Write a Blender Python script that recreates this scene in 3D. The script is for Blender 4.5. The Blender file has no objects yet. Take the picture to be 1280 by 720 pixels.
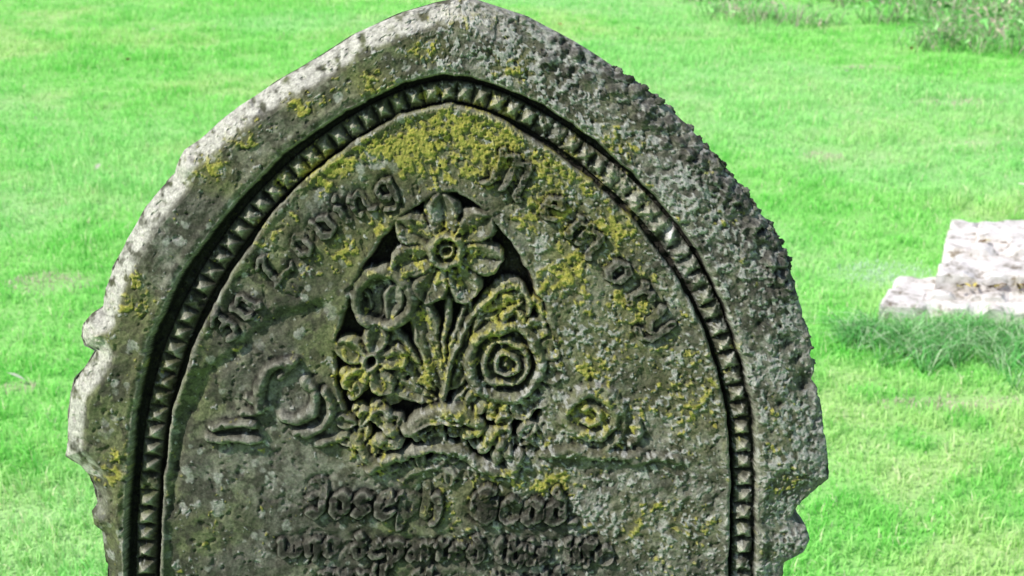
import bpy, bmesh, math, random
import numpy as np
from mathutils import Vector, noise as mnoise
rng = np.random.default_rng(7); random.seed(7)
scene = bpy.context.scene

# ------------------------------------------------------------ camera geometry
F = 1875.0; PITCH = math.radians(19); LEAN = math.radians(9)
CAMZ = 1.65; DIST = 1.5
cp, sp = math.cos(PITCH), math.sin(PITCH)
def G(px, py, z=0.0):
    dx, dy, dz = px-640, F*cp+(360-py)*sp, -F*sp+(360-py)*cp
    t = (z-CAMZ)/dz
    return (dx*t, dy*t, z)

# ------------------------------------------------------------ helpers
def make_mesh(name, V, Fc, col=None, smooth=True):
    V = np.asarray(V, dtype=np.float32); Fc = np.asarray(Fc, dtype=np.int32)
    me = bpy.data.meshes.new(name)
    me.vertices.add(len(V)); me.vertices.foreach_set('co', V.ravel())
    k = Fc.shape[1]
    me.loops.add(Fc.size); me.loops.foreach_set('vertex_index', Fc.ravel())
    me.polygons.add(len(Fc)); me.polygons.foreach_set('loop_start', np.arange(0, Fc.size, k, dtype=np.int32))
    me.polygons.foreach_set('use_smooth', np.full(len(Fc), smooth))
    me.update(calc_edges=True); me.validate()
    if col is not None:
        a = me.color_attributes.new('Col', 'FLOAT_COLOR', 'POINT')
        c = np.ones((len(V), 4), dtype=np.float32); c[:, :3] = col
        a.data.foreach_set('color', c.ravel())
    ob = bpy.data.objects.new(name, me); scene.collection.objects.link(ob)
    return ob
_tabs = {}
def vnoise(x, y, scale, seed=0):
    if seed not in _tabs: _tabs[seed] = np.random.default_rng(seed+100).random((256, 256))
    T = _tabs[seed]
    x = x/scale; y = y/scale
    xi = np.floor(x).astype(int); yi = np.floor(y).astype(int)
    fx = x-xi; fy = y-yi; fx = fx*fx*(3-2*fx); fy = fy*fy*(3-2*fy)
    a = T[xi & 255, yi & 255]; b = T[(xi+1) & 255, yi & 255]
    c = T[xi & 255, (yi+1) & 255]; d = T[(xi+1) & 255, (yi+1) & 255]
    return (a*(1-fx)+b*fx)*(1-fy)+(c*(1-fx)+d*fx)*fy
def fbm(x, y, scale, seed=0, oct=4, gain=0.5):
    s = 0; a = 1; n = 0
    for i in range(oct):
        th = 0.6*i+0.3
        xr = x*math.cos(th)-y*math.sin(th); yr = x*math.sin(th)+y*math.cos(th)
        s = s+a*vnoise(xr+1000, yr+1000, scale, seed+i); n += a; a *= gain; scale *= 0.5
    return s/n
def sst(a, b, x):
    t = np.clip((x-a)/(b-a), 0, 1); return t*t*(3-2*t)

# ------------------------------------------------------------ gravestone outline (carving units)
L = [(575,-4),(545,2),(500,15),(440,42),(400,68),(345,100),(290,135),(240,178),(222,190),(212,208),(210,220),(192,240),(170,268),(145,310),(122,366),(118,392),
     (104,398),(94,412),(92,428),(98,440),(110,446),(100,462),(84,482),(78,500),(74,540),(72,580),(90,592),(103,606),(110,622),(112,640),(104,650),(108,668),(118,676),(120,700),(126,722),(130,800),(130,1720)]
R = [(578,-4),(600,0),(660,20),(720,52),(760,78),(800,104),(830,128),(865,160),(890,190),(925,232),(950,262),(972,292),(990,330),(1000,370),(1014,410),(1020,440),
     (1026,480),(1034,530),(1040,575),(1040,606),(1018,624),(1002,640),(993,654),(1000,660),(1012,666),(1017,682),(1010,698),(994,706),(984,712),(982,740),(982,1720)]
La, Ra = np.array(L, float), np.array(R, float)
ys = np.concatenate([np.arange(-3.8, 742, 1.15), np.arange(742, 900, 2.5), np.linspace(905, 1705, 50)])
xl = np.interp(ys, La[:,1], La[:,0]); xr = np.interp(ys, Ra[:,1], Ra[:,0])
xl = xl + (fbm(ys, ys*0, 26, 3, 4)-0.5)*7 ; xr = xr + (fbm(ys, ys*0+50, 22, 5, 4)-0.5)*9*(0.5+sst(60,120,ys)*(1-sst(340,420,ys)))
for (yy,dp,wd_) in [(268,4,6),(345,4,5),(402,5,6),(447,6,6),(478,7,7),(497,4,4),(545,3,5)]: xr -= dp*np.exp(-((ys-yy)/wd_)**2)
xr[0] = max(xr[0], xl[0]+2)
NC = 860; NR = len(ys)
T = np.linspace(0, 1, NC)
X = xl[:,None]+(xr-xl)[:,None]*T[None,:]; Y = np.repeat(ys[:,None], NC, 1)

def pdist(P, x, y):
    P = np.asarray(P, float)
    best = np.full(x.shape, 1e9); sb = np.zeros(x.shape); acc = 0
    for a, b in zip(P[:-1], P[1:]):
        d = b-a; l2 = (d**2).sum(); l = math.sqrt(l2)+1e-9
        t = np.clip(((x-a[0])*d[0]+(y-a[1])*d[1])/(l2+1e-9), 0, 1)
        q = (x-a[0]-t*d[0])**2+(y-a[1]-t*d[1])**2
        m = q < best
        best = np.where(m, q, best); sb = np.where(m, acc+t*l, sb); acc += l
    return np.sqrt(best), sb
def smoothpoly(P, it=2):
    P = np.asarray(P, float)
    for _ in range(it):
        Q = np.empty((2*len(P)-2, 2)); Q[0::2] = .75*P[:-1]+.25*P[1:]; Q[1::2] = .25*P[:-1]+.75*P[1:]
        P = np.vstack([P[:1], Q, P[-1:]])
    return P
# domain warp = weathering of the carving
WX = X+(fbm(X,Y,18,11,3)-.5)*8; WY = Y+(fbm(X,Y,18,21,3)-.5)*8
def inside(LL, RR, x, y):
    LL = np.array(LL, float); RR = np.array(RR, float)
    return (x > np.interp(y, LL[:,1], LL[:,0])) & (x < np.interp(y, RR[:,1], RR[:,0])) & (y > LL[0,1])
gL=[(555,92),(500,105),(430,139),(350,195),(280,268),(222,348),(187,428),(167,520),(157,620),(154,720),(154,1500)]
gR=[(556,92),(610,101),(680,131),(750,179),(820,244),(872,312),(908,385),(930,455),(943,520),(947,600),(945,720),(945,1500)]
dL=[(560,111),(500,127),(440,158),(371,209),(311,270),(263,338),(228,403),(197,490),(182,600),(177,720),(177,1500)]
dR=[(560,111),(620,125),(689,162),(749,207),(809,261),(856,322),(892,390),(914,455),(929,520),(933,600),(929,720),(929,1500)]
iL=[(562,128),(500,142),(440,177),(382,222),(338,267),(288,340),(245,419),(213,510),(201,600),(196,720),(196,1500)]
iR=[(563,128),(615,143),(680,181),(738,225),(796,280),(843,341),(877,402),(898,462),(911,520),(916,600),(912,720),(912,1500)]
outl = [tuple(p) for p in La[::-1]]+[tuple(p) for p in Ra]
d_out,_ = pdist(outl, X, Y)
LX, LY = X+(WX-X)*.5, Y+(WY-Y)*.5
dg,_ = pdist([*gL[::-1], *gR], LX, LY); ing = inside(gL,gR,LX,LY); sg = np.where(ing, dg, -dg)
DP = smoothpoly([*dL[::-1], *dR[1:]]); dd,sd = pdist(DP, X+(WX-X)*.15, Y+(WY-Y)*.15)
di,_ = pdist([*iL[::-1], *iR], LX, LY); ini = inside(iL,iR,LX,LY); si = np.where(ini, di, -di)

# outer band
right = sst(540, 660, X)
wch = 34+24*right
H = -(32-12*right)*np.clip(1-d_out/wch, 0, 1)
H -= 6*np.clip(1-d_out/7,0,1)**2
H += 2.5*np.exp(-((sg+9)/5)**2)
H += 9*np.exp(-((X-880)/50)**2-((Y-225)/55)**2)
band = H.copy()
# groove and dog-tooth
SP = 21.5
tooth_s = ((sd/SP) % 1.0 - .5)*SP
tid = np.floor(sd/SP).astype(int)
tv = np.random.default_rng(5).random(400)[np.clip(tid,0,399)]
amp = 20*(.82+.28*tv)
wreck = sst(.45,.66, fbm(X,Y,40,31,3)+.35*np.exp(-((X-800)/80)**2-((Y-240)/70)**2)-.12)
amp = amp*(1-.5*wreck)*(Y<905)
tm_ = np.clip(1-np.maximum(np.abs(tooth_s)/10.9, dd/13.5),0,1)
gro = -23+amp*tm_
gro = np.where(dd>13.5, -31, gro)
gro += 7*wreck*np.exp(-((X-800)/110)**2-((Y-250)/90)**2)
k = sst(-1.5, 3.0, sg); H = band*(1-k)+gro*k
# panel
pan = -9+4*np.exp(-((si-6)/5)**2)
pan += (fbm(X,Y,140,41,3)-.5)*8
eP = [(208,640),(214,585),(224,530),(250,478),(300,436),(352,398),(400,388)]
de,_ = pdist(eP, WX, WY); pan -= 9*np.exp(-(de/9)**2)
eY = np.interp(X,[208,224,250,300,352,420,520],[640,530,478,436,398,385,380]); pan -= 4*sst(0,14,Y-eY)*(1-sst(420,520,X))*(X>205)
k = sst(-2.0, 2.0, si); H = H*(1-k)+pan*k
# niche
nL=[(572,240),(545,246),(515,262),(472,302),(443,352),(424,405),(416,460),(424,505),(446,545),(470,575)]
nR=[(573,240),(600,258),(636,300),(664,345),(684,395),(693,440),(692,490),(676,545),(655,575)]
dn,_ = pdist([*nL[::-1], *nR], WX, WY); inn = inside(nL,nR,WX,WY)&(WY<575); sn = np.where(inn, dn, -dn)
FL = -44; UP = 6
k = sst(-1, 4, sn); H = H*(1-k)+(FL+3*fbm(X,Y,20,51,3))*k
H += 3*np.exp(-((sn+5)/5)**2)*(~inn)*(Y<430)

stain = np.zeros_like(H)
def loc(x0,y0,x1,y1):
    i0 = np.searchsorted(ys, y0); i1 = max(np.searchsorted(ys, y1), i0+1)
    a, b = xl[i0:i1], xr[i0:i1]
    if len(a)==0: return None
    j0 = int(np.clip(((x0-a)/(b-a)).min(),0,1)*(NC-1)); j1 = int(np.clip(((x1-a)/(b-a)).max(),0,1)*(NC-1))+2
    return slice(i0,i1), slice(j0,j1)
wob_n = (fbm(X,Y,13,55,3)-.5)
def put(s, val): H[s] = np.maximum(H[s], val+np.where(val>-90, wob_n[s]*9, 0))
def over(s, m, val): H[s] = np.where(m & (val>H[s]-9), val+wob_n[s]*8, H[s])
def fl(floor, rise): return (FL, rise+UP) if floor is None else (floor, rise)
def ell(cx,cy,a,b,ang,floor=None,rise=24,p=.4,cup=0,crease=0):
    floor, rise = fl(floor, rise)
    r = max(a,b)+6; s = loc(cx-r,cy-r,cx+r,cy+r)
    x,y = WX[s]-cx, WY[s]-cy; c,sn_ = math.cos(math.radians(ang)), math.sin(math.radians(ang))
    u = (x*c-y*sn_)/a; v = (-x*sn_-y*c)/b
    r2 = u*u+v*v; q = np.clip(1-r2,0,1)
    val = floor+rise*q**p-cup*q*q-crease*np.exp(-(v*b/3.2)**2)*(q>0)
    put(s, np.where(r2<1, val, -99))
def petal(cx,cy,ang,r0,ln,wd,top,crease=5):
    r = r0+ln+6; s = loc(cx-r,cy-r,cx+r,cy+r)
    x,y = WX[s]-cx, WY[s]-cy; c,sn_ = math.cos(math.radians(ang)), math.sin(math.radians(ang))
    u = (x*c-y*sn_-r0)/ln; v = (x*sn_+y*c)/wd
    hw = np.sqrt(np.clip(u*(1.06-u)*3.6,0,None))**.9*(.72+.4*u)
    e = hw-np.abs(v); m = (u>0)&(u<1.06)&(e>0)
    prof = sst(0,.32,e)
    val = top-9+9*prof-crease*sst(.25,.9,e)-crease*.7*np.exp(-(v*wd/3.)**2)+3*u-(1-prof)*8
    over(s, m, val)
def stroke(P,w,floor=None,rise=24,p=.5,sm=2):
    floor, rise = fl(floor, rise)
    P = smoothpoly(P, sm) if sm else np.asarray(P,float)
    s = loc(P[:,0].min()-w-3,P[:,1].min()-w-3,P[:,0].max()+w+3,P[:,1].max()+w+3)
    d,t = pdist(P, WX[s], WY[s]); r2 = (d/w)**2
    put(s, np.where(r2<1, floor+rise*np.clip(1-r2,0,1)**p, -99))
def ring(cx,cy,r,w,floor=None,rise=24,wob=0,kk=5,ph=0,a0=-180,a1=180,p=.5):
    floor, rise = fl(floor, rise)
    s = loc(cx-r-w-8,cy-r-w-8,cx+r+w+8,cy+r+w+8)
    x,y = WX[s]-cx, -(WY[s]-cy); th = np.arctan2(y,x); rr = np.hypot(x,y)
    R_ = r*(1+wob*np.cos(kk*th+ph)); q = ((rr-R_)/w)**2; dg_ = np.degrees(th)
    m = (q<1)&(dg_>=a0)&(dg_<=a1)
    put(s, np.where(m, floor+rise*np.clip(1-q,0,1)**p, -99))
# --- stems and long leaves
stroke([(560,372),(557,420),(553,470),(552,515)],6,rise=26)
petal(552,500,104,0,140,21,-14,crease=5); petal(546,500,128,0,110,17,-16,crease=5)
petal(556,500,76,0,120,14,-15); petal(560,495,55,0,130,19,-15)
petal(590,425,48,0,88,28,-10,crease=7); petal(600,400,20,0,66,24,-14)
stroke([(553,500),(566,440),(590,395),(620,366),(645,358),(664,376),(660,398)],6,rise=33)
petal(556,510,160,8,90,17,-14); petal(556,512,26,5,66,17,-13)
# --- top daffodil
for a in (150,-62,38,-115,-12,198,94):
    petal(557,315,a,8,61,26,-6,crease=7)
ring(557,315,20,8,rise=43); ell(557,315,17,17,0,rise=24); ring(557,315,8,4,rise=36)
# --- left round bloom
ell(478,377,43,43,0,rise=22,p=.3,cup=6); ring(478,377,35,11,rise=35,wob=.02,kk=3); petal(486,408,80,0,50,17,-12); petal(460,396,110,0,30,12,-17); ring(474,364,14,4.5,rise=25,a0=10,a1=180)
# --- left lower flower
for a in (80,10,-60,-130,150):
    petal(462,456,a,5,40,20,-9,crease=5)
ring(462,456,9,5.5,rise=32)
for (x,y,r) in [(434,438,13),(502,446,14),(490,499,15),(440,497,13),(499,472,12),(447,517,12),(428,470,10),(470,512,12),(516,480,11)]: ell(x,y,r,r*.8,30,rise=27,crease=3)
# --- right rose with ruffled rim
for a in range(-130,110,30):
    petal(632,459,a,38,33,20,-8,crease=6)
ell(632,457,50,52,0,rise=22,p=.3)
ring(632,457,45,11,rise=37,wob=.03,kk=5); ring(632,457,27,6.5,rise=34,wob=.05,kk=3); ell(633,458,20,20,0,rise=28,p=.5,cup=3); ring(633,458,13,5,rise=37,wob=.1,kk=3); ell(633,458,5,5,0,rise=37)
stroke([(668,378),(686,408),(692,450),(690,500),(672,540)],9,rise=28)
# --- foliage cluster & ribbon
for i in range(60):
    a = rng.uniform(0,1); x = 438+a*240; y = 524+30*math.sin(a*3.1)+rng.uniform(-26,36)
    petal(x,y,rng.uniform(0,360),0,rng.uniform(16,30),rng.uniform(8,13),rng.uniform(-11,-3),crease=4)
stroke([(508,540),(522,524),(548,517),(575,519),(596,532)],10,floor=-24,rise=31,p=.3)
stroke([(514,538),(530,530),(552,526),(576,530)],3,floor=-24,rise=35)
for (x,y) in [(598,540),(612,548),(606,560),(626,556),(636,568),(622,572),(648,574),(640,584),(486,540),(476,552),(492,556),(500,572),(585,545)]: ell(x,y,13,9,rng.uniform(0,180),floor=-24,rise=33,crease=3)
stroke([(462,590),(482,578),(512,565),(545,560),(572,567)],8,floor=-20,rise=26)
stroke([(572,567),(600,585),(640,592)],9,floor=-20,rise=25)
stroke([(444,548),(456,575),(476,586)],7,floor=-20,rise=22)
ring(540,640,52,5,floor=-18,rise=14,a0=50,a1=140)
# --- scrolls
PF = -15
stroke([(322,512),(324,482),(340,458),(366,454)],8,PF,19); stroke([(364,454),(356,466),(350,474)],5,PF,14)
stroke([(352,522),(372,530),(390,516),(394,490),(382,480)],8,PF,18); stroke([(378,545),(402,537),(414,512),(406,490)],6,PF,15)
stroke([(398,556),(415,553),(432,545)],7,PF,15); stroke([(366,544),(385,541)],5,PF,13)
stroke([(258,549),(290,552),(322,550)],7,PF,16); stroke([(262,535),(285,531),(316,533)],6,PF,15); stroke([(300,519),(318,517)],6,PF,13); stroke([(308,500),(330,508)],6,PF,13)
ring(738,520,29,8,PF,18,wob=.06,kk=2); ring(738,520,12,5,PF,17,a0=-150,a1=150); stroke([(700,528),(710,502),(735,484),(767,490),(780,515),(777,545),(757,566)],6,PF,16)
stroke([(680,572),(720,566),(760,573),(800,570)],8,PF,17); stroke([(795,578),(820,574),(850,577)],7,PF,15); stroke([(787,556),(802,548),(798,530)],6,PF,14)
ell(845,578,8,6,0,PF,15)

def blur(A, n):
    for ax in (0,1):
        P_ = np.concatenate([np.repeat(np.take(A,[0],ax),n,ax), A, np.repeat(np.take(A,[-1],ax),n,ax)],ax)
        C = np.cumsum(P_,ax); C = np.concatenate([np.zeros_like(np.take(C,[0],ax)),C],ax)
        hi = np.take(C, np.arange(2*n+1, C.shape[ax]),ax); lo = np.take(C, np.arange(0, C.shape[ax]-2*n-1),ax)
        A = (hi-lo)/(2*n+1)
    return A
Hb = blur(H,1); kk_ = ini*.9; H = H*(1-kk_)+Hb*kk_

# ------------------------------------------------------------ black-letter inscription
st=lambda x:[(x-.1,1),(x,.88),(x,.12),(x+.12,0)]
GL={'n':[st(.1),[(.1,.8),(.45,1),(.58,.85),(.58,.12),(.72,0)]],
'm':[st(.1),[(.1,.8),(.4,1),(.5,.85),(.5,.1)],[(.5,.8),(.8,1),(.92,.85),(.92,.12),(1.05,0)]],
'o':[[(.1,.8),(.1,.2),(.35,0),(.6,.2),(.6,.8),(.35,1),(.1,.8)]],
'v':[[(0,1.05),(.1,.85),(.1,.22),(.35,0),(.6,.22),(.6,.8),(.35,1)]],
'i':[st(.1),[(.1,1.4),(.14,1.36)]],
'g':[[(.1,.8),(.1,.25),(.35,.08),(.6,.25),(.6,.85),(.35,1),(.1,.8)],[(.6,.85),(.6,-.2),(.35,-.45),(.05,-.3)]],
'e':[[(.58,.15),(.35,0),(.1,.2),(.1,.8),(.35,1),(.58,.72),(.15,.48)]],
'r':[st(.1),[(.1,.75),(.38,1),(.52,.85)]],
'y':[[(0,1.05),(.1,.85),(.1,.22),(.35,.05),(.6,.22)],[(.6,1),(.6,-.15),(.35,-.45),(.1,-.35)]],
's':[[(.55,.85),(.3,1),(.1,.75),(.55,.3),(.3,0),(.05,.15)]],
'p':[[(0,1),(.1,.88),(.1,-.5)],[(.1,.85),(.38,1),(.6,.8),(.6,.2),(.35,0),(.1,.12)]],
'h':[[(.1,1.5),(.1,.1),(.2,0)],[(.1,.8),(.45,1),(.58,.82),(.58,.1),(.45,-.2)]],
'd':[[(.3,1.5),(.6,.9),(.6,.2),(.35,0),(.1,.2),(.1,.75),(.35,.95),(.6,.8)]],
't':[[(.15,1.3),(.15,.15),(.35,0),(.5,.12)],[(0,1),(.42,1)]],
'a':[[(.1,.85),(.35,1),(.58,.85),(.58,.12),(.72,0)],[(.58,.55),(.2,.5),(.1,.2),(.3,0),(.58,.2)]],
'f':[[(.15,-.2),(.15,1.3),(.35,1.5),(.55,1.35)],[(0,1),(.42,1)]],
'l':[[(.1,1.5),(.1,.12),(.25,0)]],
'w':[[(0,1),(.1,.85),(.1,.2),(.3,0),(.5,.2),(.5,1)],[(.5,.2),(.7,0),(.92,.2),(.92,.85),(.75,1)]],
'.':[[(.1,.05),(.16,0)]],
'I':[[(0,1.3),(.2,1.5),(.5,1.4),(.4,1.2),(.4,.2),(.2,0),(-.05,.2)],[(.05,.8),(.3,.75)]],
'L':[[(.05,1.2),(.2,1.5),(.4,1.35),(.25,1.0),(.2,.2),(.1,0),(.5,.1),(.85,0),(.95,.2)]],
'M':[[(-.05,0),(.15,.15),(.15,1.3),(0,1.5)],[(.15,1.3),(.4,1.5),(.55,1.3),(.55,.1)],[(.55,1.3),(.85,1.5),(1.0,1.3),(1.0,.15),(1.15,0)]],
'J':[[(.1,1.4),(.3,1.5),(.5,1.4),(.45,.1),(.25,-.15),(0,.05)],[(0,.8),(.25,.85)]],
'G':[[(.75,1.3),(.45,1.5),(.12,1.2),(.1,.3),(.42,0),(.75,.2),(.75,.8),(.45,.8)],[(.42,1.4),(.42,.2)]],
}
GL['A'] = GL['a']
ADV={'m':1.25,'i':.4,'l':.45,'.':.4,'M':1.4,'L':1.1,'I':.7,'w':1.2,'G':1.05,'J':.8,'r':.68,'t':.62,'f':.65,' ':.5}
wearf = fbm(X,Y,24,61,4)
def glyph(ch, ox, oy, ang, size, w, rise, wx=1.0, dk=1.0, wr=.5, wp=.6):
    if ch not in GL: return
    c,s_ = math.cos(ang), math.sin(ang); nb = math.radians(38)
    cn,sn2 = math.cos(nb), math.sin(nb)
    rad = size*2.5; s = loc(ox-rad,oy-rad,ox+rad,oy+rad)
    x,y = X[s]+(WX[s]-X[s])*wp-ox, Y[s]+(WY[s]-Y[s])*wp-oy
    lx, ly = x*c+y*s_, x*s_-y*c     # local, y up
    tx, ty = (lx*cn+ly*sn2), (-lx*sn2+ly*cn)*1.9
    best = np.full(lx.shape,1e9)
    for st_ in GL[ch]:
        Pp = np.array([(a*size*wx, b*size) for a,b in st_])
        Q = np.stack([Pp[:,0]*cn+Pp[:,1]*sn2, (-Pp[:,0]*sn2+Pp[:,1]*cn)*1.9],1)
        d,_ = pdist(Q, tx, ty); best = np.minimum(best,d)
    wear = sst(.36,.52, wearf[s])
    wloc = w*(1-.25*wr*(1-wear))
    k = (1-sst(wloc*.75,wloc*1.15,best))*(1-wr+wr*wear)
    H[s] -= 2.8*np.exp(-np.clip(best-w,0,None)**2/50)*(1-k)
    H[s] = H[s]+rise*k
    stain[s] = np.maximum(stain[s], np.maximum(k, .3*np.exp(-np.clip(best-w,0,None)**2/20))*dk)
def text_on_path(txt, P, size, w, rise, wx=1.0, dk=1.0, wr=.5, mx=1.35, wp=.6):
    P = smoothpoly(P); seg = np.hypot(*np.diff(P,axis=0).T); cum = np.r_[0,np.cumsum(seg)]
    adv = [ADV.get(c,.85)*size*wx for c in txt]; tot = sum(adv); kf = cum[-1]/tot
    pos = 0
    for ch,a in zip(txt,adv):
        t0 = pos*kf; x = np.interp(t0,cum,P[:,0]); y = np.interp(t0,cum,P[:,1])
        t1 = min(t0+a*kf,cum[-1]); x1 = np.interp(t1,cum,P[:,0]); y1 = np.interp(t1,cum,P[:,1])
        glyph(ch,x,y,math.atan2(y1-y,x1-x),size,w,rise,wx*min(kf,mx), dk=dk, wr=wr, wp=wp); pos += a
text_on_path('In Loving', [(290,426),(320,386),(356,344),(396,306),(446,272),(508,240)], 26, 5.0, 7.5, dk=1.3, wr=.5, wp=.8)
text_on_path('Memory', [(606,228),(650,249),(700,286),(748,334),(790,384),(830,440)], 31, 5.8, 7.5, dk=1.3, wr=.5, wp=.8)
text_on_path('Joseph  Good.', [(385,645),(725,657)], 28, 7.6, 9, dk=1.8, wr=.6, wp=.9)
text_on_path('who departed this life', [(348,698),(768,708)], 20, 6.0, 7, dk=1.6, wr=.8, wp=.9)
text_on_path('April  the  tenth', [(395,740),(720,748)], 20, 6.0, 7, dk=1.6, wr=.8, wp=.9)

# ------------------------------------------------------------ small weathering relief
rgtw = sst(430,700,X)
fine = fbm(X,Y,7,71,3,.6); mid = fbm(X,Y,22,75,4,.55); gr = fbm(X,Y,3.4,79,2)
chl = (1-right)*(d_out<34)
H += (mid-.5)*5.5*(1-.4*chl)+(fine-.5)*(1.8+2.8*rgtw)*(1-.3*chl)
pit = sst(.68,.78, fbm(X,Y,9,83,2)); H -= 2.6*pit
# lichen density maps
ylw = [(585,160,90,45,1.),(610,195,75,50,1.),(535,60,30,16,.9),(460,105,40,20,.95),(410,208,50,28,1.1),(640,85,35,22,.95),(557,312,70,55,.85),(430,312,35,30,.8),
 (715,335,60,50,1.),(765,285,50,45,.95),(690,205,55,35,.9),(262,212,30,20,.9),(125,425,22,16,.9),(745,455,30,30,.95),(685,605,40,18,.95),(462,545,45,40,1.),(690,250,70,60,.95),
 (640,400,70,70,.95),(530,460,70,70,.8),(740,180,60,30,.85),(380,130,28,16,.9),(600,620,80,30,.6),(860,500,60,80,.6),(800,410,45,65,.75),(350,215,28,20,.85),(820,660,70,40,.55),(440,470,45,65,.8),(505,190,70,45,.9),(150,600,30,60,.55),(190,470,30,40,.6),(560,20,60,20,.5),(480,285,35,35,.7),(770,390,35,45,.85),(335,285,30,20,.7),(740,530,50,40,.85),(600,530,70,40,.85),(170,380,30,50,.5),(980,560,30,80,.4),(300,170,30,20,.6)]
yd = np.zeros_like(H)
for cx,cy,a,b,w in ylw: yd = np.maximum(yd, w*np.exp(-((X-cx)/a)**2-((Y-cy)/b)**2))
yn = .42*fbm(X,Y,24,91,3)+.58*fbm(X,Y,6,95,3)
ymask = sst(.0,.09, yn-(.705-.285*yd))
wd = .15+.5*rgtw+.35*np.exp(-((Y-40)/60)**2)*(X>420)+.3*(~ing)*rgtw
wd += .5*np.exp(-((X-590)/90)**2-((Y-555)/35)**2)
wn = .35*fbm(X,Y,16,101,3)+.65*fbm(X,Y,4.4,105,2)
wmask = sst(0,.10, wn-(.73-.24*wd))*(1-.6*np.clip(stain,0,1))
H += 2.6*ymask*(.4+gr)+2.0*wmask*(.4+gr)
# rosettes of pale lichen, left side mostly
ros = np.zeros_like(H)
for i in range(850):
    cx,cy = rng.uniform(75,1040), rng.uniform(0,740); r = rng.gamma(2.0,1.5)+1.2
    if cx>520 and rng.random()<.45: continue
    s = loc(cx-r-4,cy-r-4,cx+r+4,cy+r+4)
    if s is None: continue
    q = np.hypot(WX[s]-cx, WY[s]-cy)/r+(fine[s]-.5)*1.6
    ros[s] = np.maximum(ros[s], (1-sst(.7,1.1,q))*rng.uniform(.2,.8))
ros *= (1-.5*np.clip(stain,0,1)); H += ros*.5
# dark mossy crust lumps along the upper right shoulder
mossc = np.zeros_like(H)
mp = smoothpoly([(700,60),(760,92),(815,130),(860,172),(900,220),(935,262),(965,310),(985,360)])
for i in range(260):
    k_ = rng.integers(0,len(mp)); cx = mp[k_,0]+rng.normal(0,11)-4; cy = mp[k_,1]+rng.normal(0,11)+3; r = rng.uniform(3.5,9)
    if k_ < 8 and rng.random()<.5: continue
    s = loc(cx-r-3,cy-r-3,cx+r+3,cy+r+3)
    if s is None: continue
    q = ((X[s]-cx)**2+(Y[s]-cy)**2)/r/r+(fine[s]-.5)*.8; b = np.clip(1-q,0,1)
    H[s] += r*.75*b**.5*.6; mossc[s] = np.maximum(mossc[s], sst(0,.35,b)*rng.uniform(.5,1))
for i in range(110):
    t = rng.uniform(0,1); cx = 740+t*130+rng.normal(0,13); cy = 190+t*150+rng.normal(0,11); r = rng.uniform(3,8)
    s = loc(cx-r-3,cy-r-3,cx+r+3,cy+r+3); q = ((X[s]-cx)**2+(Y[s]-cy)**2)/r/r+(fine[s]-.5)*.8; b = np.clip(1-q,0,1)
    H[s] += r*.35*b**.5; mossc[s] = np.maximum(mossc[s], .8*sst(0,.35,b))
# black holes/chips
for (cx,cy,r,dp) in [(985,430,9,10),(1008,482,10,12),(948,408,5,7),(1000,452,6,8),(975,505,4,5),(232,210,10,-9),(104,405,10,-5)]:
    s = loc(cx-20,cy-20,cx+20,cy+20); q = ((WX[s]-cx)**2+(WY[s]-cy)**2)/r/r; H[s] -= dp*np.exp(-q)
    if dp>0: mossc[s] = np.maximum(mossc[s], np.exp(-q))

# ------------------------------------------------------------ colours
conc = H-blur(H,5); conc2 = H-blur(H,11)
def mix(a,b,k): return a*(1-k[...,None])+np.array(b)*k[...,None]
n2 = fbm(X,Y,60,111,4); n3 = fbm(X,Y,12,121,3)
C = np.zeros(H.shape+(3,))+np.array([.195,.195,.138])
C = mix(C,(.245,.24,.197), sst(.3,.7,n2)); C = mix(C,(.15,.17,.07), .8*sst(.40,.62,fbm(X,Y,90,131,3))*(1-.4*rgtw))
C = mix(C,(.29,.285,.25), .6*rgtw*sst(.4,.6,n3))
C = mix(C,(.085,.082,.062), .6*sst(.46,.60,fbm(X,Y,44,161,4)))
C = mix(C,(.07,.068,.05), .8*sst(.47,.64,fbm(X,Y,11,141,3)))
C = mix(C,(.22,.22,.07), .6*np.clip(yd,0,1))
C = mix(C,(.50,.50,.45), .8*ros)
C = mix(C,(.48,.48,.44), .85*wmask)
C = mix(C,(.40,.38,.08), .88*ymask); C = mix(C,(.55,.49,.08), .45*ymask*sst(.5,.7,fine))
lch = sst(0,10,wch*.95-d_out)*(1-right); C = mix(C,(.74,.71,.63), .82*lch*sst(.25,.5,n3)*(Y<600))  # left chamfer painted pale: the light it catches is put into the colour
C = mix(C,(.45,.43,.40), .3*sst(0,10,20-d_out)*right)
C = mix(C,(.03,.028,.022), np.clip(.6*np.clip(stain,0,1.8),0,.92))
C = mix(C,(.06,.057,.048), .8*mossc*sst(.3,.5,1-wn+.1))
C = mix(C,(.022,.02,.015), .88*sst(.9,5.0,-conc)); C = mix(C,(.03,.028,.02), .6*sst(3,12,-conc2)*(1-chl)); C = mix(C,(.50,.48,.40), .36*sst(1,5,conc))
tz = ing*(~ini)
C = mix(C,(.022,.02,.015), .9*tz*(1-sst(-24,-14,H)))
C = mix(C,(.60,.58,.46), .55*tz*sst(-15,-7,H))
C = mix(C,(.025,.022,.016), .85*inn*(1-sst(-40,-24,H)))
C *= (.60+.80*gr)[...,None]*.66
s = loc(825,275,850,310); q=((X[s]-839)/5)**2+((Y[s]-292)/13)**2; C[s] = mix(C[s],(.7,.68,.66),np.exp(-q)*.9)

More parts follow.
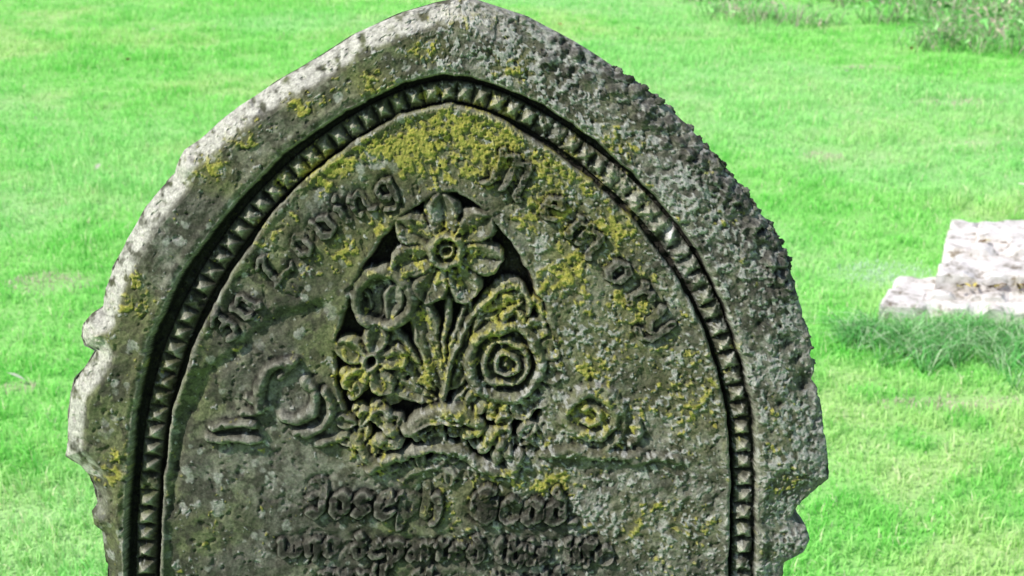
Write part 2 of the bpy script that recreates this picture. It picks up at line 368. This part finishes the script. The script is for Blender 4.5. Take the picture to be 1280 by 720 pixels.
# ------------------------------------------------------------ mesh
c9,s9 = math.cos(LEAN), math.sin(LEAN); dl = PITCH-LEAN
q_ = (360-ys)/F; vv = DIST*q_/(math.cos(dl)+q_*math.sin(dl)); dep = DIST-vv*math.sin(dl)
c0 = np.array([0, DIST*cp, CAMZ-DIST*sp]); S = DIST/F
def place(xp, hp):
    U = (xp-640)*(dep/F)[:,None]; h = hp*S
    P = np.empty(xp.shape+(3,)); P[...,0] = U
    P[...,1] = c0[1]+(vv*s9)[:,None]-h*c9; P[...,2] = c0[2]+(vv*c9)[:,None]+h*s9
    return P
front = place(X,H)
TH = 125.0
depths = np.linspace(0,1,16)[1:]
sideL = []; sideR = []
for kx,dz in enumerate(depths):
    e = (fbm(ys,ys*0+dz*90,14,151,3)-.5)*5
    inset = 5*max(0,(dz-.9)/.1)
    sideL.append(place((xl+inset+e*min(1,dz*4)*.6)[:,None], H[:,:1]*(1-dz)-TH*dz))
    sideR.append(place((xr-inset-e*min(1,dz*4)*.6)[:,None], H[:,-1:]*(1-dz)-TH*dz))
V = np.concatenate([np.concatenate(sideL[::-1],1), front, np.concatenate(sideR,1)],1)
cs = np.array([.14,.135,.11]); nS = len(depths)
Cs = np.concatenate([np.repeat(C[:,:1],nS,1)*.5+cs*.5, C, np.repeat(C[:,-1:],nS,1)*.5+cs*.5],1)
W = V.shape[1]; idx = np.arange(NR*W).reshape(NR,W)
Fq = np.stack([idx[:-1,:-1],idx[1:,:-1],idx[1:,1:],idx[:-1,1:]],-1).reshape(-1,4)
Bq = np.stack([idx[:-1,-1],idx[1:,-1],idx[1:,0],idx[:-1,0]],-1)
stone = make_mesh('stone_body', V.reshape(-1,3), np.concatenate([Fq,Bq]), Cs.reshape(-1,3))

def attr_mat(name, rough=.95, nscale=420, bump=.35, bdist=.0012, var=.35, spec=.2, transl=0):
    m = bpy.data.materials.new(name); m.use_nodes = True; nt = m.node_tree; b = nt.nodes['Principled BSDF']
    at = nt.nodes.new('ShaderNodeAttribute'); at.attribute_name = 'Col'
    tc = nt.nodes.new('ShaderNodeTexCoord')
    n = nt.nodes.new('ShaderNodeTexNoise'); n.inputs['Scale'].default_value = nscale; n.inputs['Detail'].default_value = 6; n.inputs['Roughness'].default_value=.7
    nt.links.new(tc.outputs['Object'], n.inputs['Vector'])
    mr = nt.nodes.new('ShaderNodeMapRange'); mr.inputs[1].default_value=.3; mr.inputs[2].default_value=.7; mr.inputs[3].default_value = 1-var; mr.inputs[4].default_value = 1+var
    nt.links.new(n.outputs['Fac'], mr.inputs[0])
    mx = nt.nodes.new('ShaderNodeVectorMath'); mx.operation='SCALE'
    nt.links.new(at.outputs['Color'], mx.inputs[0]); nt.links.new(mr.outputs[0], mx.inputs['Scale'])
    nt.links.new(mx.outputs[0], b.inputs['Base Color']); b.inputs['Roughness'].default_value = rough; b.inputs['Specular IOR Level'].default_value = spec
    if bump:
        bp = nt.nodes.new('ShaderNodeBump'); bp.inputs['Strength'].default_value = bump; bp.inputs['Distance'].default_value = bdist
        nt.links.new(n.outputs['Fac'], bp.inputs['Height']); nt.links.new(bp.outputs[0], b.inputs['Normal'])
    if transl:
        t = nt.nodes.new('ShaderNodeBsdfTranslucent'); nt.links.new(mx.outputs[0], t.inputs['Color'])
        ms = nt.nodes.new('ShaderNodeMixShader'); ms.inputs[0].default_value = transl
        nt.links.new(b.outputs[0], ms.inputs[1]); nt.links.new(t.outputs[0], ms.inputs[2])
        nt.links.new(ms.outputs[0], nt.nodes['Material Output'].inputs['Surface'])
    return m
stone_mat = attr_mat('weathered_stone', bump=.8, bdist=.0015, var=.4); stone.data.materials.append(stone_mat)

def lumps(name, pts, mat, colf):
    bm0 = bmesh.new(); bmesh.ops.create_icosphere(bm0, subdivisions=3, radius=1)
    bv = np.array([v.co[:] for v in bm0.verts]); bf = np.array([[v.index for v in f.verts] for f in bm0.faces]); bm0.free()
    VV=[];FF=[];CC=[];o=0
    for (p,r) in pts:
        off = rng.uniform(0,50,3)
        nn = np.array([mnoise.noise(Vector(v*1.8+off))*.5+mnoise.noise(Vector(v*5+off))*.25 for v in bv])
        VV.append(bv*(1+nn)[:,None]*np.array([1,.8,.75])*r+np.array(p)); FF.append(bf+o); o+=len(bv)
        CC.append(np.clip(np.array(colf())*(1+nn[:,None]*1.2),.01,1))
    ob = make_mesh(name, np.concatenate(VV), np.concatenate(FF), np.concatenate(CC)); ob.data.materials.append(mat); return ob
pts=[]
for i in range(150):
    y = rng.uniform(85,345) if i<100 else rng.uniform(345,500); r_ = np.interp(y, ys, xr)
    row = int(np.searchsorted(ys,y)); h = rng.uniform(-75,-14)
    xx = r_-rng.uniform(0,7)
    P = place(np.full((NR,1),xx), np.full((NR,1),h))[row,0]; pts.append((P, rng.uniform(.002,.0062)*(1 if i<100 else .75)))
moss = lumps('moss_clumps', pts, stone_mat, lambda: rng.choice([.04,.07,.15])*np.array([1,1,.8]))
gs = bpy.data.objects.new('gravestone', None); scene.collection.objects.link(gs)
stone.parent = gs; moss.parent = gs

# ------------------------------------------------------------ ground
def gcol(x,y):
    a = fbm(x*100,y*100,60,201,4); b = fbm(x*100,y*100,14,211,3)
    base = np.zeros(x.shape+(3,))+np.array([.46,.96,.27])
    base = mix(base,(.64,.96,.36), sst(.42,.68,a)); base = mix(base,(.29,.84,.16), .8*sst(.48,.68,b))
    base = mix(base,(.54,.96,.40), .5*sst(.5,.7,fbm(x*100,y*100,140,221,2)))
    return base
dry = [(G(1030,196),.10,.09),(G(62,356),.15,.11),(G(22,486),.06,.05),(G(1215,505),.28,.05),(G(1195,130),.25,.08),(G(1085,85),.2,.1),(G(1225,180),.1,.05),(G(545,0),.1,.1)]
gx = np.concatenate([[-120,-40,-12],np.linspace(-6,6,160),[12,40,120]]); gy = np.concatenate([[-120,-30,-6],np.linspace(0,16,200),[22,50,150]])
GX,GY = np.meshgrid(gx,gy); gc = gcol(GX,GY)*.7
gi = np.arange(GX.size).reshape(GX.shape)
ground = make_mesh('ground', np.stack([GX,GY,np.zeros_like(GX)],-1).reshape(-1,3), np.stack([gi[:-1,:-1],gi[:-1,1:],gi[1:,1:],gi[1:,:-1]],-1).reshape(-1,4), gc.reshape(-1,3))
ground.data.materials.append(attr_mat('lawn_soil', nscale=90, bump=.6, bdist=.02, var=.3))

def blades(name, bx, by, ht, wd, lean, col, z0=0):
    n = len(bx); th = rng.uniform(0,2*np.pi,n); ph = rng.uniform(0,2*np.pi,n)
    dx,dy = np.cos(th),np.sin(th); lx,ly = np.cos(ph)*lean*ht,np.sin(ph)*lean*ht
    V = np.empty((n,5,3))
    for k_,(f,w_) in enumerate([(0,1),(.55,.8)]):
        zz = z0+ht*f; cx = bx+lx*f*f; cy = by+ly*f*f
        V[:,2*k_,:] = np.stack([cx-dx*wd*w_/2,cy-dy*wd*w_/2,zz],-1); V[:,2*k_+1,:] = np.stack([cx+dx*wd*w_/2,cy+dy*wd*w_/2,zz],-1)
    V[:,4,:] = np.stack([bx+lx,by+ly,z0+ht*np.clip(1-.35*lean,.3,1)],-1)
    o = (np.arange(n)*5)[:,None,None]; Ft = np.array([[0,1,3],[0,3,2],[2,3,4]])[None]+o
    cc = np.repeat(col[:,None,:],5,1); cc[:,:2] *= .72; cc[:,4] *= 1.05
    ob = make_mesh(name, V.reshape(-1,3), Ft.reshape(-1,3), np.clip(cc,0,.97).reshape(-1,3), smooth=False); return ob
# tomb corners
bLF = G(1098,384,.06); bLB = G(1112,364,.06); uLF = G(1168,353,.10); uLB = G(1192,274,.14)
N = 280000
u = rng.random(N); by = 2.3+ (12.5-2.3)*u**1.15; hw = .5+by*.375
bx = rng.uniform(-1,1,N)*hw
keep = ~((bx>bLF[0]+.02+(by-4.4)*.35)&(bx<2.9)&(by>bLF[1]+.01-(bx-1.15)*.05)&(by<5.1)&((by<4.62)|(bx>uLF[0]+.02+(by-uLF[1])*.45))); bx,by = bx[keep],by[keep]; N=len(bx)
c = gcol(bx,by); tuft = fbm(bx*100,by*100,9,231,2); tuf2 = fbm(bx*100,by*100,45,235,3)
ht = (.015+.030*sst(.3,.75,tuft)+.028*sst(.5,.7,tuf2))*rng.uniform(.6,1.3,N)
c *= rng.uniform(.78,1.12,N)[:,None]; m = rng.random(N)<.06; c[m] = np.array([.9,.93,.58])
for (p,a,b) in dry:
    q = ((bx-p[0])/a)**2+((by-p[1])/b)**2+rng.normal(0,.25,N); m = q<1; c[m] = np.array([.88,.76,.62])*rng.uniform(.6,1.1,m.sum())[:,None]; ht[m]*=.45
p = G(1110,345); q = ((bx-p[0])/.17)**2+((by-p[1])/.16)**2+rng.normal(0,.35,N); m = q<1; c[m] = np.array([.72,.88,.68]); ht[m]*=.5
grass = blades('grass', bx,by,ht, rng.uniform(.002,.0042,N)*(1+by*.05), rng.uniform(.1,1.1,N), c)
gm = attr_mat('grass_blade', rough=.6, nscale=30, bump=0, var=.1, transl=.4); grass.data.materials.append(gm)

# long unmown grass round the tomb kerb
tx=[];ty=[]
for i in range(170):
    cx = rng.uniform(1.0,2.3); cy = 4.34-abs(rng.normal(0,.13))-(cx-1.15)*.05; m = rng.integers(25,60)
    tx.append(cx+rng.normal(0,.014,m)); ty.append(np.minimum(cy+rng.normal(0,.014,m), 4.385-(cx-1.15)*.05))
tx=np.concatenate(tx); ty=np.concatenate(ty); n=len(tx)
c = np.array([.24,.66,.19])*rng.uniform(.3,1.35,n)[:,None]; m = rng.random(n)<.25; c[m]=np.array([.78,.92,.62])
lg = blades('long_grass', tx,ty, rng.uniform(.05,.14,n), rng.uniform(.002,.0042,n), rng.uniform(.4,2.0,n), c); lg.data.materials.append(gm)

# ------------------------------------------------------------ ledger tomb
def rough_block(name, LF, LB, width, z0, z1, amp=.007, fdir=-.06, holes=0, ztilt=0.0):
    dyv = np.array(LB[:2])-np.array(LF[:2]); dep_ = np.hypot(*dyv); ex = Vector((1,fdir,0)).normalized(); ey = Vector((dyv[0]/dep_,dyv[1]/dep_,0))
    nx,ny,nz = int(width/.011), max(3,int(dep_/.011)), max(3,int((z1-z0)/.008)); hgt = z1-z0
    bm = bmesh.new()
    def face(o,u,v,nu,nv):
        g=[[bm.verts.new(o+u*(i/nu)+v*(j/nv)) for j in range(nv+1)] for i in range(nu+1)]
        for i in range(nu):
            for j in range(nv): bm.faces.new((g[i][j],g[i+1][j],g[i+1][j+1],g[i][j+1]))
    dx,dy,dz = Vector((width,0,0)),Vector((0,dep_,0)),Vector((0,0,hgt)); o=Vector((0,0,0))
    face(o+dz,dx,dy,nx,ny); face(o,dy,dx,ny,nx); face(o,dx,dz,nx,nz); face(o+dy,dz,dx,nz,nx); face(o,dz,dy,nz,ny); face(o+dx,dy,dz,ny,nz)
    bmesh.ops.remove_doubles(bm, verts=bm.verts, dist=1e-5)
    for v in bm.verts:
        sd_ = Vector((LF[0]*5,LF[1]*3,z1*40)); p = v.co*7+sd_; p2 = v.co*26+sd_
        edge = min(v.co.x, width-v.co.x, v.co.y, dep_-v.co.y); top = v.co.z>hgt*.5
        n1 = mnoise.noise(p); n2_ = mnoise.noise(p2); cr_ = max(0, mnoise.noise(v.co*14+sd_*2)-.05)
        a_,b_,c_ = v.co.x+(n1*1.6+n2_*.5)*amp, v.co.y+(mnoise.noise(p+Vector((0,9,0)))*1.6+n2_*.4)*amp, v.co.z+(n1*.5+n2_*.35)*amp
        if top:
            if edge<.04: c_ -= cr_*.07*(1-edge/.04)+.004*(edge<.006)
            if holes: c_ -= holes*max(0,mnoise.noise(v.co*9+sd_*3)-.12)*.4
            c_ += ztilt*v.co.y
        w3 = ex*a_+ey*b_; v.co = Vector((LF[0]+w3.x, LF[1]+w3.y, z0+c_))
    me = bpy.data.meshes.new(name); bm.to_mesh(me); bm.free()
    ob = bpy.data.objects.new(name,me); scene.collection.objects.link(ob)
    return ob
tm = bpy.data.materials.new('pale_tomb_stone'); tm.use_nodes=True; nt=tm.node_tree; b=nt.nodes['Principled BSDF']; b.inputs['Roughness'].default_value=.9
tc=nt.nodes.new('ShaderNodeTexCoord'); nz=nt.nodes.new('ShaderNodeTexNoise'); nz.inputs['Scale'].default_value=17; nz.inputs['Detail'].default_value=10; nz.inputs['Roughness'].default_value=.8
nt.links.new(tc.outputs['Object'],nz.inputs['Vector']); cr=nt.nodes.new('ShaderNodeValToRGB'); e=cr.color_ramp.elements
e[0].position=.39; e[0].color=(.22,.18,.13,1); e[1].position=.58; e[1].color=(.86,.80,.78,1); x_=cr.color_ramp.elements.new(.46); x_.color=(.66,.61,.56,1)
nt.links.new(nz.outputs['Fac'],cr.inputs[0]); nt.links.new(cr.outputs[0],b.inputs['Base Color'])
bp=nt.nodes.new('ShaderNodeBump'); bp.inputs['Distance'].default_value=.018; bp.inputs['Strength'].default_value=.6; nt.links.new(nz.outputs['Fac'],bp.inputs['Height']); nt.links.new(bp.outputs[0],b.inputs['Normal'])
tomb = bpy.data.objects.new('ledger_tomb',None); scene.collection.objects.link(tomb)
def off(p,dx,dy): return (p[0]+dx,p[1]+dy)
for args in [('base_slab',bLF,off(bLF,.13,.30),1.7,-.03,.064,.007,-.05,0),
             ('ledger_slab',uLF,uLB,1.4,.03,.126,.007,-.05,.2,.03),
             ('coping_piece',G(1212,322,.13),G(1224,286,.14),1.2,.10,.164,.009,-.02,.3,.02),
             ('broken_kerb',off(uLF,-.05,-.07),off(uLF,-.03,-.012),.75,.05,.088,.010,-.09,.3)]:
    o = rough_block(*args); o.data.materials.append(tm); o.parent = tomb

# leaves ---------------------------------------------------------------
def leaves(name, P, size, cols, flat=.3):
    VV=[];FF=[];CC=[];o=0
    sh = np.array([(-1,0,0),(-.5,.35,.1),(.2,.4,.12),(1,0,-.05),(.2,-.4,.12),(-.5,-.35,.1),(0,0,0)]); fs=[(6,0,1),(6,1,2),(6,2,3),(6,3,4),(6,4,5),(6,5,0)]
    for p in P:
        a = rng.uniform(0,6.28); t = rng.normal(0,flat); r=rng.normal(0,flat); s_=rng.uniform(*size)
        v = sh*s_; ca,sa=math.cos(a),math.sin(a)
        z = v[:,2]+v[:,0]*math.sin(t)+v[:,1]*math.sin(r); v=np.stack([v[:,0]*ca-v[:,1]*sa, v[:,0]*sa+v[:,1]*ca, z],-1)
        VV.append(v+np.array(p)); FF.append(np.array(fs)+o); o+=7; CC.append(np.repeat(np.array([cols[rng.integers(len(cols))]])*rng.uniform(.7,1.2),7,0))
    ob = make_mesh(name,np.concatenate(VV),np.concatenate(FF),np.clip(np.concatenate(CC),0,.95),smooth=False); ob.data.materials.append(gm); return ob
P = [G(122,208,.04),G(160,74,.04),G(20,470,.03),G(700,30,.04),G(1277,230,.04)]
P += [(rng.uniform(-3.5,4),rng.uniform(3,11),.04) for _ in range(26)]
leaves('fallen_leaves', P, (.014,.03), [(.10,.06,.02),(.8,.72,.65),(.35,.2,.08)])
P = [(rng.uniform(1.42,2.4), rng.uniform(-.035,.02)) for _ in range(90)]
P = [(x,uLF[1]+d-(x-uLF[0])*.05-.015,.100) for x,d in P]+[(x_,y_,.158) for x_,y_ in zip(rng.uniform(1.55,2.3,50),rng.uniform(4.72,4.84,50))]
leaves('leaf_litter', P, (.008,.017), [(.06,.04,.02),(.65,.55,.15),(.2,.13,.06)])
# weedy scrub at the far right
n=14000; wx = rng.uniform(1.3,6.5,n); wy = 9.6+rng.uniform(0,3.2,n)-np.clip(wx-2,0,3)*.52
m = fbm(wx*100,wy*100,50,251,3)>.40+.16*(wx<2.4); wx,wy=wx[m],wy[m]; n=len(wx)
wc = np.array([.38,.84,.26])*rng.uniform(.35,1.2,n)[:,None]; m=rng.random(n)<.38; wc[m]=np.array([.88,.72,.64])*rng.uniform(.4,1.1,m.sum())[:,None]
wb = blades('weeds', wx,wy, rng.uniform(.06,.25,n), rng.uniform(.005,.010,n), rng.uniform(.2,1.6,n), wc); wb.data.materials.append(gm)
P=[(x+rng.normal(0,.05),y+rng.normal(0,.05),rng.uniform(.03,.2)) for x,y in zip(wx[:3600],wy[:3600])]
leaves('weed_leaves', P, (.015,.04), [(.35,.8,.25),(.12,.32,.08),(.75,.62,.5),(.55,.9,.4)], flat=.6)

# ------------------------------------------------------------ light
sv = Vector((-.58,-.33,.74)).normalized()
sun = bpy.data.lights.new('sun','SUN'); sun.energy=5; sun.angle=math.radians(2.5); sun.color=(1,.96,.90)
so = bpy.data.objects.new('sun',sun); scene.collection.objects.link(so); so.rotation_euler = sv.to_track_quat('Z','Y').to_euler(); so.location=(-3,0,6)
w = bpy.data.worlds.new('World'); scene.world=w; w.use_nodes=True; nt=w.node_tree
sky=nt.nodes.new('ShaderNodeTexSky'); sky.sky_type='NISHITA'; sky.sun_disc=False; sky.sun_elevation=math.asin(sv.z); sky.sun_rotation=math.atan2(sv.x,sv.y)
nt.links.new(sky.outputs[0],nt.nodes['Background'].inputs['Color']); nt.nodes['Background'].inputs['Strength'].default_value=.15
cam=bpy.data.cameras.new('camera'); cam.lens=36*F/1280; cam.sensor_width=36; cam.clip_end=500; cam.clip_start=.05
co=bpy.data.objects.new('camera',cam); scene.collection.objects.link(co); co.location=(0,0,CAMZ); co.rotation_euler=(math.pi/2-PITCH,0,0)
cam.dof.use_dof=True; cam.dof.focus_distance=1.5; cam.dof.aperture_fstop=14
scene.camera=co
scene.view_settings.view_transform='Standard'; scene.view_settings.look='None'; scene.view_settings.exposure=0
